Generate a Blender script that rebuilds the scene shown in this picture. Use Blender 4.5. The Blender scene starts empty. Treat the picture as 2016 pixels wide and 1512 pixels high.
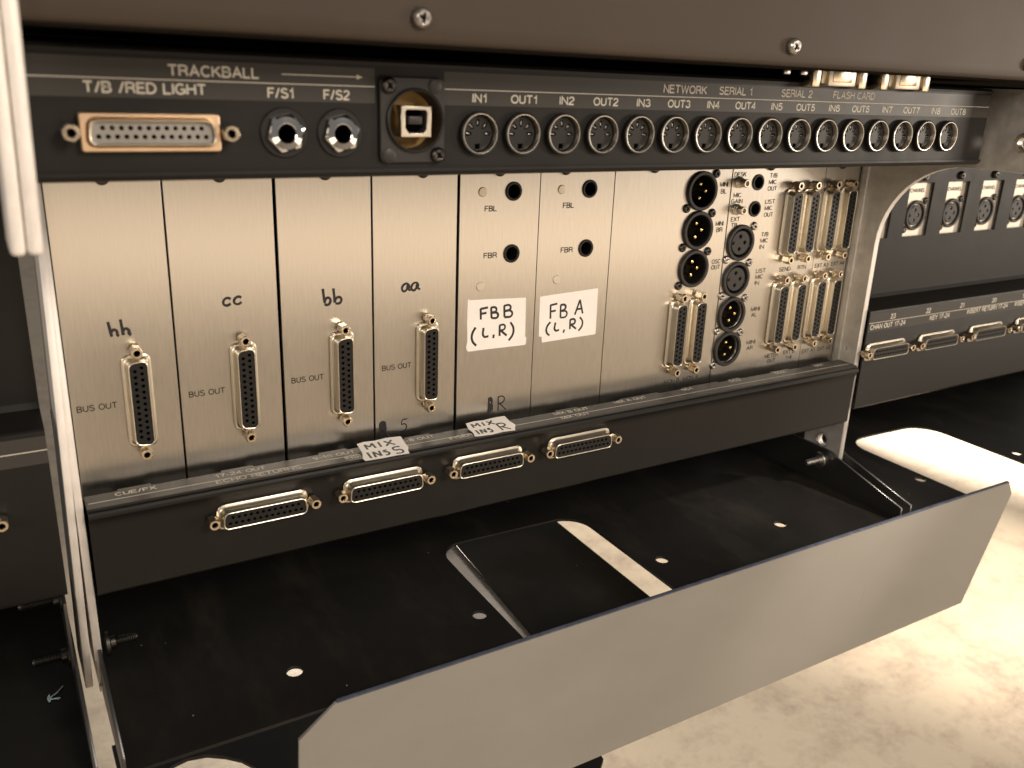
import bpy, bmesh, math, random
from mathutils import Matrix, Vector
random.seed(7)
S = 0.001                      # everything below is written in millimetres
SC = bpy.context.scene
COL = SC.collection
PI = math.pi

# ------------------------------------------------------------------ camera
cam_d = bpy.data.cameras.new('camera'); cam = bpy.data.objects.new('camera', cam_d); COL.objects.link(cam)
cam.location = (-24.383*S, -398.618*S, 178.991*S)
cam.rotation_euler = (1.24325, -0.03686, -0.53847)
cam_d.sensor_width = 36; cam_d.lens = 1744.996*36/2016
cam_d.clip_start = 0.005; cam_d.clip_end = 50
cam_d.dof.use_dof = True; cam_d.dof.focus_distance = 0.47; cam_d.dof.aperture_fstop = 13.0
SC.camera = cam

# ------------------------------------------------------------------ world, lamps, exposure
W = bpy.data.worlds.new('World'); SC.world = W; W.use_nodes = True
bg = W.node_tree.nodes['Background']; bg.inputs[0].default_value = (1.0, 0.93, 0.84, 1); bg.inputs[1].default_value = 0.17
SC.view_settings.view_transform = 'Standard'; SC.view_settings.look = 'None'
SC.view_settings.exposure = 0; SC.view_settings.gamma = 1

def aim(o, at):
    d = Vector(at)*S - o.location
    o.rotation_euler = d.to_track_quat('-Z', 'Y').to_euler()
def area(name, loc, at, size, power, col, sy=None):
    l = bpy.data.lights.new(name, 'AREA'); o = bpy.data.objects.new(name, l); COL.objects.link(o)
    l.shape = 'RECTANGLE'; l.size = size*S; l.size_y = (sy or size)*S; l.energy = power; l.color = col
    o.location = Vector(loc)*S; aim(o, at); return o
def spot(name, loc, at, power, col, deg, blend=0.4, r=60):
    l = bpy.data.lights.new(name, 'SPOT'); o = bpy.data.objects.new(name, l); COL.objects.link(o)
    l.energy = power; l.color = col; l.spot_size = math.radians(deg); l.spot_blend = blend; l.shadow_soft_size = r*S
    o.location = Vector(loc)*S; aim(o, at); return o
WARM = (1.0, 0.77, 0.55); WARM2 = (1.0, 0.87, 0.73); PALE = (1.0, 0.89, 0.74)
FLOORC = (1.0, 0.86, 0.68)
area('work_lamp', (2700, -1500, 250), (330, 0, 60), 600, 24, WARM2, 400)
area('left_fill', (-1300, -1200, 650), (250, 0, 50), 600, 11, WARM2, 500)  # unseen soft fill added to brighten the front from the left
area('band_strip', (800, -1560, -190), (400, 0, 40), 3800, 5.6, WARM, 170)  # unseen strip added so the panels reflect a bright band
area('ceiling_lamp', (500, -1150, 720), (330, -10, 0), 420, 11, WARM2)
spot('side_lamp', (950, -520, 560), (450, -45, -92), 48, WARM2, 11, 0.9, 25)
spot('floor_lamp', (1500, -900, 500), (1230, 330, -550), 240, FLOORC, 31, 0.95)
spot('front_floor_lamp', (200, -1000, -430), (430, 330, -552), 70, FLOORC, 15, 0.9)
spot('rear_floor_lamp', (2100, 2400, 900), (2010, 830, -550), 1500, PALE, 21, 0.22)
spot('low_floor_lamp', (800, 2300, -320), (620, 420, -550), 460, FLOORC, 56, 0.9)

# ------------------------------------------------------------------ materials
def mat(name, col, rough=0.5, metal=0.0, spec=0.5, noise=None, bump=None, aniso=0.0, specks=0.0, coat=0.0):
    m = bpy.data.materials.new(name); m.use_nodes = True; nt = m.node_tree; b = nt.nodes['Principled BSDF']
    b.inputs['Base Color'].default_value = (*col, 1); b.inputs['Roughness'].default_value = rough
    b.inputs['Metallic'].default_value = metal; b.inputs['Specular IOR Level'].default_value = spec
    b.inputs['Coat Weight'].default_value = coat
    tc = nt.nodes.new('ShaderNodeTexCoord')
    if noise:      # (scale xyz, strength, roughness strength)
        mp = nt.nodes.new('ShaderNodeMapping'); mp.inputs['Scale'].default_value = noise[0]
        nz = nt.nodes.new('ShaderNodeTexNoise'); nz.inputs['Scale'].default_value = 1; nz.inputs['Detail'].default_value = 6
        nz.inputs['Roughness'].default_value = 0.62
        nt.links.new(tc.outputs['Object'], mp.inputs[0]); nt.links.new(mp.outputs[0], nz.inputs[0])
        mr = nt.nodes.new('ShaderNodeMapRange'); mr.inputs[1].default_value = 0.25; mr.inputs[2].default_value = 0.75
        mr.inputs[3].default_value = 1-noise[1]; mr.inputs[4].default_value = 1+noise[1]
        nt.links.new(nz.outputs[0], mr.inputs[0])
        vm = nt.nodes.new('ShaderNodeVectorMath'); vm.operation = 'SCALE'; vm.inputs[0].default_value = col
        nt.links.new(mr.outputs[0], vm.inputs['Scale']); nt.links.new(vm.outputs[0], b.inputs['Base Color'])
        mr2 = nt.nodes.new('ShaderNodeMapRange'); mr2.inputs[1].default_value = 0.25; mr2.inputs[2].default_value = 0.75
        mr2.inputs[3].default_value = max(0.03, rough-noise[2]); mr2.inputs[4].default_value = min(1, rough+noise[2])
        nt.links.new(nz.outputs[0], mr2.inputs[0]); nt.links.new(mr2.outputs[0], b.inputs['Roughness'])
        last = vm
    if specks:
        vo = nt.nodes.new('ShaderNodeTexVoronoi'); vo.inputs['Scale'].default_value = 90
        nt.links.new(tc.outputs['Object'], vo.inputs[0])
        lt = nt.nodes.new('ShaderNodeMath'); lt.operation = 'LESS_THAN'; lt.inputs[1].default_value = specks
        nt.links.new(vo.outputs['Distance'], lt.inputs[0])
        sx = nt.nodes.new('ShaderNodeSeparateColor'); nt.links.new(vo.outputs['Color'], sx.inputs[0])
        g2 = nt.nodes.new('ShaderNodeMath'); g2.operation = 'GREATER_THAN'; g2.inputs[1].default_value = 0.75
        nt.links.new(sx.outputs[0], g2.inputs[0])
        mu = nt.nodes.new('ShaderNodeMath'); mu.operation = 'MULTIPLY'
        nt.links.new(lt.outputs[0], mu.inputs[0]); nt.links.new(g2.outputs[0], mu.inputs[1])
        mx = nt.nodes.new('ShaderNodeMix'); mx.data_type = 'RGBA'; nt.links.new(mu.outputs[0], mx.inputs[0])
        if noise: nt.links.new(last.outputs[0], mx.inputs[6])
        else: mx.inputs[6].default_value = (*col, 1)
        mx.inputs[7].default_value = (0.35, 0.33, 0.3, 1)
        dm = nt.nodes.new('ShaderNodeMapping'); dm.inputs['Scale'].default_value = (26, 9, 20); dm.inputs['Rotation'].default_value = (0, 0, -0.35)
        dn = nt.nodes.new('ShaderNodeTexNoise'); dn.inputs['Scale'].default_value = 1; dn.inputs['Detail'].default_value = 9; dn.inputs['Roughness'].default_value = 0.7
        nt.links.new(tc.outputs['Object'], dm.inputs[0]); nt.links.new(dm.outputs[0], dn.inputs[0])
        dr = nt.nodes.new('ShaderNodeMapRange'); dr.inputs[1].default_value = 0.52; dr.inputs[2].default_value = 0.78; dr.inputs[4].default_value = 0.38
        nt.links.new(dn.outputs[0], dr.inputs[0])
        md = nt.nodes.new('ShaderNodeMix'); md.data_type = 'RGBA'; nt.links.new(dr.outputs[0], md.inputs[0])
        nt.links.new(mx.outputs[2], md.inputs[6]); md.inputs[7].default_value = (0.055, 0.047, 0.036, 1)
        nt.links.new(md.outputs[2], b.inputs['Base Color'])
    if bump:       # (scale xyz, strength, distance mm)
        mp = nt.nodes.new('ShaderNodeMapping'); mp.inputs['Scale'].default_value = bump[0]
        nz = nt.nodes.new('ShaderNodeTexNoise'); nz.inputs['Scale'].default_value = 1; nz.inputs['Detail'].default_value = 3
        nt.links.new(tc.outputs['Object'], mp.inputs[0]); nt.links.new(mp.outputs[0], nz.inputs[0])
        bp = nt.nodes.new('ShaderNodeBump'); bp.inputs['Strength'].default_value = bump[1]; bp.inputs['Distance'].default_value = bump[2]*S
        nt.links.new(nz.outputs[0], bp.inputs['Height']); nt.links.new(bp.outputs[0], b.inputs['Normal'])
    if aniso:
        tg = nt.nodes.new('ShaderNodeTangent'); tg.direction_type = 'UV_MAP'; tg.uv_map = 'uv'
        b.inputs['Anisotropic'].default_value = aniso; nt.links.new(tg.outputs[0], b.inputs['Tangent'])
    return m
ALU = mat('brushed_aluminium', (0.585, 0.555, 0.505), 0.30, 1.0, noise=((1000, 1000, 90), 0.08, 0.03), bump=((3200, 3200, 60), 0.12, 0.01), aniso=0.6)
RAWALU = mat('raw_aluminium', (0.66, 0.63, 0.58), 0.5, 0.6, noise=((160, 160, 160), 0.14, 0.12), bump=((900, 900, 900), 0.2, 0.03))
LITALU = mat('pale_lit_aluminium', (0.86, 0.82, 0.78), 0.6, 0.35, noise=((500, 500, 90), 0.12, 0.1))  # paler aluminium; the brightness of front-lit edges is in its colour
BLACK = mat('black_powder_coat', (0.010, 0.0092, 0.0082), 0.45, 0, 0.24, noise=((60, 60, 60), 0.12, 0.05), bump=((1500, 1500, 1500), 0.22, 0.05))
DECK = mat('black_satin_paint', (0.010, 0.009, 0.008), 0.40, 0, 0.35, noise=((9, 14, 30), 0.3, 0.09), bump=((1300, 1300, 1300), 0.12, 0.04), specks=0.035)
GLOSSB = mat('smooth_black_paint', (0.02, 0.019, 0.018), 0.3, 0, 0.9, noise=((7, 7, 7), 0.2, 0.05), bump=((700, 700, 700), 0.08, 0.03))
COVER = mat('brown_black_enamel', (0.050, 0.037, 0.027), 0.5, 0, 0.2, noise=((8, 8, 8), 0.15, 0.05), bump=((1400, 1400, 1400), 0.25, 0.05))
STRIP = mat('grey_screen_print', (0.042, 0.039, 0.035), 0.42, 0, 0.35, noise=((40, 40, 40), 0.06, 0.03), bump=((1500, 1500, 1500), 0.15, 0.04))
INKW = mat('white_screen_print', (0.62, 0.58, 0.50), 0.6)
INKB = mat('dark_engraved_print', (0.045, 0.034, 0.026), 0.7)
MARKER = mat('black_marker_ink', (0.014, 0.012, 0.014), 0.45)
PAPER = mat('white_tape', (0.86, 0.83, 0.79), 0.7, noise=((70, 70, 70), 0.05, 0.03), bump=((500, 500, 500), 0.2, 0.05))
NICKEL = mat('nickel_plate', (0.74, 0.68, 0.57), 0.34, 1.0, noise=((60, 60, 60), 0.06, 0.05))
BRASS = mat('brass_standoff', (0.76, 0.65, 0.50), 0.26, 1.0, noise=((200, 200, 200), 0.12, 0.08))
COPPERY = mat('copper_tinted_plate', (0.85, 0.62, 0.42), 0.34, 1.0, noise=((50, 50, 50), 0.08, 0.06))
CHROME = mat('bright_chrome', (0.82, 0.82, 0.82), 0.06, 1.0)
STEEL = mat('zinc_screw', (0.50, 0.47, 0.44), 0.30, 1.0, noise=((300, 300, 300), 0.15, 0.08))
DSTEEL = mat('dark_screw', (0.09, 0.085, 0.08), 0.35, 1.0)
GOLD = mat('gold_pin', (0.95, 0.70, 0.30), 0.2, 1.0)
PLAS = mat('black_plastic', (0.009, 0.0085, 0.008), 0.42, spec=0.35)
PLAS2 = mat('charcoal_plastic', (0.022, 0.020, 0.019), 0.45, spec=0.4)
GREYP = mat('grey_plastic_insert', (0.27, 0.258, 0.24), 0.55)
HOLE = mat('hole_black', (0.0015, 0.0015, 0.0015), 0.9, spec=0.05)
YELP = mat('yellow_circuit_board', (0.30, 0.17, 0.035), 0.5)
PLUG = mat('rivet_plug', (0.66, 0.58, 0.48), 0.45, 0.8)
BLUE = mat('pale_blue_lint', (0.35, 0.48, 0.50), 0.9)
INTER = mat('interior_dark', (0.004, 0.004, 0.004), 1.0, spec=0.0)
def floor_mat():
    m = bpy.data.materials.new('mottled_concrete'); m.use_nodes = True; nt = m.node_tree; b = nt.nodes['Principled BSDF']
    tc = nt.nodes.new('ShaderNodeTexCoord')
    def nz(sc, det, ro=0.6):
        n = nt.nodes.new('ShaderNodeTexNoise'); n.inputs['Scale'].default_value = sc; n.inputs['Detail'].default_value = det
        n.inputs['Roughness'].default_value = ro; nt.links.new(tc.outputs['Object'], n.inputs[0]); return n
    a = nz(17, 12, 0.72); c = nz(90, 8, 0.75); f = nz(3.0, 3)
    m1 = nt.nodes.new('ShaderNodeMath'); m1.operation = 'MULTIPLY_ADD'; m1.inputs[1].default_value = 0.45
    nt.links.new(c.outputs[0], m1.inputs[0]); nt.links.new(a.outputs[0], m1.inputs[2])
    m2 = nt.nodes.new('ShaderNodeMath'); m2.operation = 'MULTIPLY_ADD'; m2.inputs[1].default_value = 0.5
    nt.links.new(f.outputs[0], m2.inputs[0]); nt.links.new(m1.outputs[0], m2.inputs[2])
    r = nt.nodes.new('ShaderNodeValToRGB'); e = r.color_ramp.elements
    e[0].position = 0.70; e[0].color = (0.38, 0.32, 0.265, 1); e[1].position = 1.06; e[1].color = (0.70, 0.61, 0.49, 1)
    x = e.new(0.86); x.color = (0.58, 0.49, 0.40, 1)
    sb = nt.nodes.new('ShaderNodeMath'); sb.operation = 'MULTIPLY'; sb.inputs[1].default_value = 0.98
    nt.links.new(m2.outputs[0], sb.inputs[0]); nt.links.new(sb.outputs[0], r.inputs[0])
    nt.links.new(r.outputs[0], b.inputs['Base Color']); b.inputs['Roughness'].default_value = 0.55
    bp = nt.nodes.new('ShaderNodeBump'); bp.inputs['Strength'].default_value = 0.2; bp.inputs['Distance'].default_value = 0.002
    nt.links.new(c.outputs[0], bp.inputs['Height']); nt.links.new(bp.outputs[0], b.inputs['Normal'])
    return m
FLOORM = floor_mat()
WINALU = mat('bright_window_aluminium', (0.78, 0.71, 0.61), 0.45, 0.35)
SCRATCH = mat('rubbed_paint', (0.29, 0.265, 0.23), 0.7)
LIPSHADE = mat('underside_shade', (0.03, 0.027, 0.024), 1.0, spec=0.0)  # near-black matte holding the shade under the cover lip
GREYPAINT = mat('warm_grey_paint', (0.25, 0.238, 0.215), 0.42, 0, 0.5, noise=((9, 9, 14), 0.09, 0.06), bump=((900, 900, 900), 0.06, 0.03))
EDGEB = mat('worn_bluish_edge', (0.075, 0.085, 0.12), 0.4, noise=((90, 90, 90), 0.4, 0.1))

# ------------------------------------------------------------------ helpers
def link(name, me, m, parent=None, loc=(0, 0, 0), rot=None):
    o = bpy.data.objects.new(name, me)
    if m is not None and not me.materials: me.materials.append(m)
    COL.objects.link(o); o.location = Vector(loc)*S
    if rot: o.rotation_euler = rot
    if parent: o.parent = parent
    return o
def tag(o, label, cat, group=None):
    o['label'] = label; o['category'] = cat
    if group: o['group'] = group
    return o
def thing(name, label, cat, loc=(0, 0, 0), group=None):
    o = bpy.data.objects.new(name, None); o.empty_display_size = 0.02; COL.objects.link(o); o.location = Vector(loc)*S
    return tag(o, label, cat, group)
def finish(bm, name, smooth=None):
    me = bpy.data.meshes.new(name); bm.normal_update()
    bmesh.ops.scale(bm, vec=(S, S, S), verts=bm.verts)
    bm.to_mesh(me); bm.free()
    if smooth:
        for p in me.polygons: p.use_smooth = True
        try: me.set_sharp_from_angle(angle=math.radians(smooth))
        except Exception: pass
    return me
def box_mesh(x0, x1, y0, y1, z0, z1, bev=0.0, name='box', seg=2):
    bm = bmesh.new(); bmesh.ops.create_cube(bm, size=1)
    for v in bm.verts:
        v.co = Vector(((x0+x1)/2+v.co.x*(x1-x0), (y0+y1)/2+v.co.y*(y1-y0), (z0+z1)/2+v.co.z*(z1-z0)))
    if bev: bmesh.ops.bevel(bm, geom=bm.edges[:], offset=bev, segments=seg, profile=0.5, affect='EDGES')
    return finish(bm, name, 35 if bev else None)
def lathe_mesh(prof, seg=24, name='lathe', smooth=35, close=False):
    """prof: list of (radius, outward) mm; outward is -Y"""
    bm = bmesh.new(); rings = []
    for r, h in prof:
        if r < 1e-6: rings.append([bm.verts.new((0, -h, 0))])
        else: rings.append([bm.verts.new((r*math.cos(2*PI*i/seg), -h, r*math.sin(2*PI*i/seg))) for i in range(seg)])
    pr = list(zip(rings, rings[1:])) + ([(rings[-1], rings[0])] if close else [])
    for a, b in pr:
        for i in range(seg):
            j = (i+1) % seg
            if len(a) == 1 and len(b) > 1: bm.faces.new((a[0], b[i], b[j]))
            elif len(b) == 1 and len(a) > 1: bm.faces.new((a[i], b[0], a[j]))
            elif len(a) > 1: bm.faces.new((a[i], b[i], b[j], a[j]))
    bmesh.ops.recalc_face_normals(bm, faces=bm.faces[:])
    return finish(bm, name, smooth)
def curve_to_mesh(cu, name):
    o = bpy.data.objects.new('tmp', cu); COL.objects.link(o)
    dg = bpy.context.evaluated_depsgraph_get(); me = bpy.data.meshes.new_from_object(o.evaluated_get(dg))
    me.name = name; bpy.data.objects.remove(o); bpy.data.curves.remove(cu); return me
def plate_mesh(loops, thick, bev=0.0, plane='xz', name='plate'):
    """flat sheet with holes; front face lies at 0 of the third axis. xz: front at y=0 going to +y; xy: top at z=0 going down; yz: from x=0 going to +x"""
    cu = bpy.data.curves.new('c', 'CURVE'); cu.dimensions = '2D'; cu.fill_mode = 'BOTH'
    cu.extrude = max(thick/2-bev, 0.001)*S; cu.bevel_depth = bev*S; cu.bevel_resolution = 1; cu.offset = -bev*S
    for lp in loops:
        sp = cu.splines.new('POLY'); sp.points.add(len(lp)-1); sp.use_cyclic_u = True
        for p, (a, b) in zip(sp.points, lp): p.co = (a*S, b*S, 0, 1)
    me = curve_to_mesh(cu, name); h = thick/2*S
    if plane == 'xz': M = Matrix(((1, 0, 0, 0), (0, 0, -1, h), (0, 1, 0, 0), (0, 0, 0, 1)))
    elif plane == 'xy': M = Matrix(((1, 0, 0, 0), (0, 1, 0, 0), (0, 0, 1, -h), (0, 0, 0, 1)))
    else: M = Matrix(((0, 0, 1, h), (1, 0, 0, 0), (0, 1, 0, 0), (0, 0, 0, 1)))
    me.transform(M); me.update()
    uv = me.uv_layers.get('uv') or me.uv_layers.new(name='uv')
    for l in me.loops:
        c = me.vertices[l.vertex_index].co; uv.data[l.index].uv = (c.x*5, c.z*5)
    return me
def circ(cx, cz, r, n=28, a0=0): return [(cx+r*math.cos(a0+2*PI*i/n), cz+r*math.sin(a0+2*PI*i/n)) for i in range(n)]
def rrect(x0, x1, z0, z1, r, n=6):
    o = []
    for cx, cz, a in ((x1-r, z1-r, 0), (x0+r, z1-r, PI/2), (x0+r, z0+r, PI), (x1-r, z0+r, 1.5*PI)):
        o += [(cx+r*math.cos(a+PI/2*i/n), cz+r*math.sin(a+PI/2*i/n)) for i in range(n+1)]
    return o
def rect(x0, x1, z0, z1): return [(x0, z0), (x1, z0), (x1, z1), (x0, z1)]
def dloop(w_top, w_bot, h, r, n=5):
    """D-shaped outline, wide side at the bottom"""
    o = []
    pts = [(w_top/2, h/2), (-w_top/2, h/2), (-w_bot/2, -h/2), (w_bot/2, -h/2)]
    for i in range(4):
        p = Vector(pts[i]); a = (Vector(pts[i-1])-p).normalized(); b = (Vector(pts[(i+1) % 4])-p).normalized()
        for k in range(n+1):
            t = k/n; q = p + a*r*(1-t)**2 + b*r*t**2
            o.append((q.x, q.y))
    return o
# a small sans-serif stroke alphabet, cap height 1: {letter: (width, strokes)}
def arc(cx, cy, rx, ry, a0, a1, n=8):
    return [(cx+rx*math.cos(math.radians(a0+(a1-a0)*k/n)), cy+ry*math.sin(math.radians(a0+(a1-a0)*k/n))) for k in range(n+1)]
def oval(w): return arc(w/2, 0.5, w/2, 0.5, 90, 450, 20)
_S = arc(0.29, 0.745, 0.26, 0.255, 30, 200, 8)+arc(0.29, 0.25, 0.29, 0.26, 80, -155, 10)
GLYPH = {
 'A': (0.64, [[(0, 0), (0.32, 1), (0.64, 0)], [(0.11, 0.34), (0.53, 0.34)]]),
 'B': (0.56, [[(0, 0.53), (0.3, 0.53)]+arc(0.3, 0.765, 0.22, 0.235, -90, 90)+[(0, 1), (0, 0)]+arc(0.3, 0.265, 0.26, 0.265, -90, 90)]),
 'C': (0.62, [arc(0.34, 0.5, 0.34, 0.5, 48, 312, 16)]),
 'D': (0.6, [[(0, 0), (0, 1)]+arc(0.22, 0.5, 0.38, 0.5, 90, -90, 12)+[(0, 0)]]),
 'E': (0.5, [[(0.5, 1), (0, 1), (0, 0), (0.52, 0)], [(0, 0.53), (0.46, 0.53)]]),
 'F': (0.48, [[(0.5, 1), (0, 1), (0, 0)], [(0, 0.52), (0.43, 0.52)]]),
 'G': (0.66, [arc(0.34, 0.5, 0.34, 0.5, 50, 320, 16)+[(0.66, 0.14), (0.66, 0.46), (0.38, 0.46)]]),
 'H': (0.58, [[(0, 0), (0, 1)], [(0.58, 0), (0.58, 1)], [(0, 0.53), (0.58, 0.53)]]),
 'I': (0.02, [[(0.01, 0), (0.01, 1)]]),
 'K': (0.58, [[(0, 0), (0, 1)], [(0.54, 1), (0, 0.4)], [(0.19, 0.6), (0.58, 0)]]),
 'L': (0.46, [[(0, 1), (0, 0), (0.47, 0)]]),
 'M': (0.7, [[(0, 0), (0, 1), (0.35, 0.08), (0.7, 1), (0.7, 0)]]),
 'N': (0.58, [[(0, 0), (0, 1), (0.58, 0), (0.58, 1)]]),
 'O': (0.7, [oval(0.7)]),
 'R': (0.58, [[(0, 0), (0, 1)]+arc(0.3, 0.745, 0.25, 0.255, 90, -90)+[(0, 0.49)], [(0.3, 0.49)]+arc(0.3, 0.25, 0.22, 0.23, 80, 10, 4)+[(0.56, 0)]]),
 'S': (0.58, [_S]),
 'T': (0.58, [[(0, 1), (0.58, 1)], [(0.29, 1), (0.29, 0)]]),
 'U': (0.56, [[(0, 1)]+arc(0.28, 0.29, 0.28, 0.29, 180, 360, 10)+[(0.56, 1)]]),
 'W': (0.88, [[(0, 1), (0.21, 0), (0.44, 1), (0.67, 0), (0.88, 1)]]),
 'X': (0.6, [[(0, 0), (0.58, 1)], [(0.02, 1), (0.6, 0)]]),
 'Y': (0.6, [[(0, 1), (0.3, 0.42), (0.3, 0)], [(0.6, 1), (0.3, 0.42)]]),
 '1': (0.34, [[(0.04, 0.74), (0.2, 0.8), (0.27, 1), (0.27, 0)]]),
 '2': (0.5, [arc(0.25, 0.72, 0.24, 0.28, 165, -25, 10)+[(0.06, 0.16), (0, 0), (0.5, 0)]]),
 '3': (0.5, [arc(0.24, 0.75, 0.22, 0.25, 155, -75, 8)+arc(0.24, 0.27, 0.26, 0.27, 75, -165, 10)]),
 '4': (0.52, [[(0.38, 0), (0.38, 1), (0, 0.3), (0.52, 0.3)]]),
 '5': (0.5, [[(0.45, 1), (0.1, 1), (0.04, 0.5)]+arc(0.24, 0.32, 0.26, 0.32, 120, -150, 12)]),
 '6': (0.5, [arc(0.27, 0.6, 0.27, 0.4, 42, 180, 8)+arc(0.25, 0.31, 0.25, 0.31, 180, 525, 16)]),
 '7': (0.5, [[(0, 1), (0.5, 1), (0.3, 0.55), (0.18, 0)]]),
 '8': (0.5, [arc(0.25, 0.76, 0.21, 0.24, -90, 270, 14), arc(0.25, 0.26, 0.25, 0.26, 90, 450, 14)]),
 '9': (0.5, [arc(0.25, 0.68, 0.25, 0.32, 0, 360, 14)+[(0.48, 0.4)]+arc(0.24, 0.4, 0.24, 0.4, -5, -140, 6)]),
 '0': (0.5, [oval(0.5)]), '/': (0.3, [[(0, -0.02), (0.3, 1.02)]]), '-': (0.26, [[(0, 0.4), (0.26, 0.4)]]), ' ': (0.2, [])}
def text_mesh(s, h, w=None, gap=0.2, weight=0.13):
    x = 0; st = []
    for ch in s:
        gw, ss = GLYPH[ch]
        for q in ss: st.append([(x+a, b) for a, b in q])
        x += gw+gap
    x -= gap
    lw = weight*h; sx = ((w or x*h)-lw)/x; sz = h-lw
    V = []; F = []; hw_ = lw/2
    for k, q in enumerate(st):
        P = [Vector((a*sx+hw_, b*sz+hw_)) for a, b in q]; cl = (P[0]-P[-1]).length < 1e-6
        if cl: P = P[:-1]
        n = len(P); L = []; y = -0.008*(k % 4)
        for i in range(n):
            a = P[i-1] if (i or cl) else None; c = P[(i+1) % n] if (i < n-1 or cl) else None
            d1 = (P[i]-a).normalized() if a else None; d2 = (c-P[i]).normalized() if c else None
            d1 = d1 or d2; d2 = d2 or d1
            t = (d1+d2); t = t.normalized() if t.length > 1e-4 else d1
            nr = Vector((-t.y, t.x)); m = min(1/max(abs(nr.dot(Vector((-d1.y, d1.x)))), 0.35), 2.2)*hw_
            e = Vector((0, 0))
            if not cl and i == 0: e = -d2*hw_*0.3
            if not cl and i == n-1: e = d1*hw_*0.3
            L.append(len(V)); V.append((P[i].x+nr.x*m+e.x, y, P[i].y+nr.y*m+e.y)); V.append((P[i].x-nr.x*m+e.x, y, P[i].y-nr.y*m+e.y))
        for i in range(n if cl else n-1):
            j = (i+1) % n; F.append((L[i], L[i]+1, L[j]+1, L[j]))
    me = bpy.data.meshes.new('lettering'); me.from_pydata([(a*S, b*S, c*S) for a, b, c in V], [], F); me.update(); return me
def text(parent, s, x, y, z, h, w=None, m=None, flat=False, sp=1.0, rot=0.0):
    """lettering on a face looking to -Y (or lying on top when flat); x,z = lower left"""
    o = link('lettering', text_mesh(s, h, w, weight=(0.165 if m is INKW else 0.15)), m or INKB, parent, (x, y, z))
    o.rotation_euler = (-PI/2, 0, rot) if flat else (0, rot, 0)
    return o
def strokes_mesh(strokes, width, squash=0.12, name='handwriting'):
    """marker strokes in the x-z plane, mm"""
    cu = bpy.data.curves.new('s', 'CURVE'); cu.dimensions = '3D'; cu.bevel_depth = width/2*S; cu.bevel_resolution = 2
    cu.use_fill_caps = True; cu.resolution_u = 6
    for st in strokes:
        sm = len(st) > 2
        sp = cu.splines.new('BEZIER' if sm else 'POLY')
        if sm:
            sp.bezier_points.add(len(st)-1)
            for p, (a, b) in zip(sp.bezier_points, st):
                p.co = (a*S, 0, b*S); p.handle_left_type = p.handle_right_type = 'AUTO'
                p.radius = random.uniform(0.85, 1.12)
        else:
            sp.points.add(len(st)-1)
            for p, (a, b) in zip(sp.points, st): p.co = (a*S, 0, b*S, 1)
    me = curve_to_mesh(cu, name)
    for v in me.vertices: v.co.y *= squash
    me.update(); return me
def strokes(parent, st, x, y, z, width, m=None, name='handwriting', flat=False, rot=0.0, sq=0.12):
    o = link(name, strokes_mesh(st, width, sq), m or MARKER, parent, (x, y, z))
    o.rotation_euler = (-PI/2, 0, rot) if flat else (0, rot, 0)
    return o
def join(parts, name):
    """merge meshes given as (mesh, (x,y,z) offset mm, scale) into one"""
    bm = bmesh.new()
    for me, off in parts:
        n = len(bm.verts); bm.from_mesh(me); bm.verts.ensure_lookup_table()
        for v in bm.verts[n:]: v.co += Vector(off)*S
    me = bpy.data.meshes.new(name); bm.to_mesh(me); bm.free(); return me

# ------------------------------------------------------------------ shared connector meshes (built once, copied as linked data)
M = {}
M['flange'] = plate_mesh([rrect(-20.9, 20.9, -5.9, 5.9, 2.2), dloop(37.6, 39.0, 7.9, 2.6)], 1.3, 0.35)
M['flange'].transform(Matrix.Translation((0, -1.3*S, 0)))
def shell_mesh():
    bm = bmesh.new(); prof = [(1.9, 0.9), (1.0, 1.3), (0.35, 2.1), (0.15, 3.2), (0.0, 5.4), (-0.12, 6.1), (-0.35, 6.25), (-0.6, 6.1), (-0.65, 3.0)]
    rings = []
    for d, h in prof:
        rings.append([bm.verts.new((a, -h, b)) for a, b in dloop(38.2+2*d, 39.6+2*d, 8.5+2*d, 2.9+d*0.4, 6)])
    n = len(rings[0])
    for a, b in zip(rings, rings[1:]):
        for i in range(n): bm.faces.new((a[i], b[i], b[(i+1) % n], a[(i+1) % n]))
    bmesh.ops.recalc_face_normals(bm, faces=bm.faces[:])
    return finish(bm, 'shell', 40)
M['shell'] = shell_mesh()
HO = [(-16.5+2.77*i+0.0, 1.42) for i in range(12)]; HO = [(-15.2+2.765*i, 1.42) for i in range(12)] + [(-16.6+2.765*i, -1.42) for i in range(13)]
M['insert'] = plate_mesh([dloop(36.9, 38.3, 7.2, 2.4)] + [circ(a, b, 0.78, 10) for a, b in HO], 3.0, 0.12)
M['insert'].transform(Matrix.Translation((0, -5.9*S, 0)))
M['insert2'] = M['insert'].copy()
M['holes'] = plate_mesh([dloop(36.0, 37.4, 6.4, 2.0)], 0.4); M['holes'].transform(Matrix.Translation((0, -4.2*S, 0)))
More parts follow.
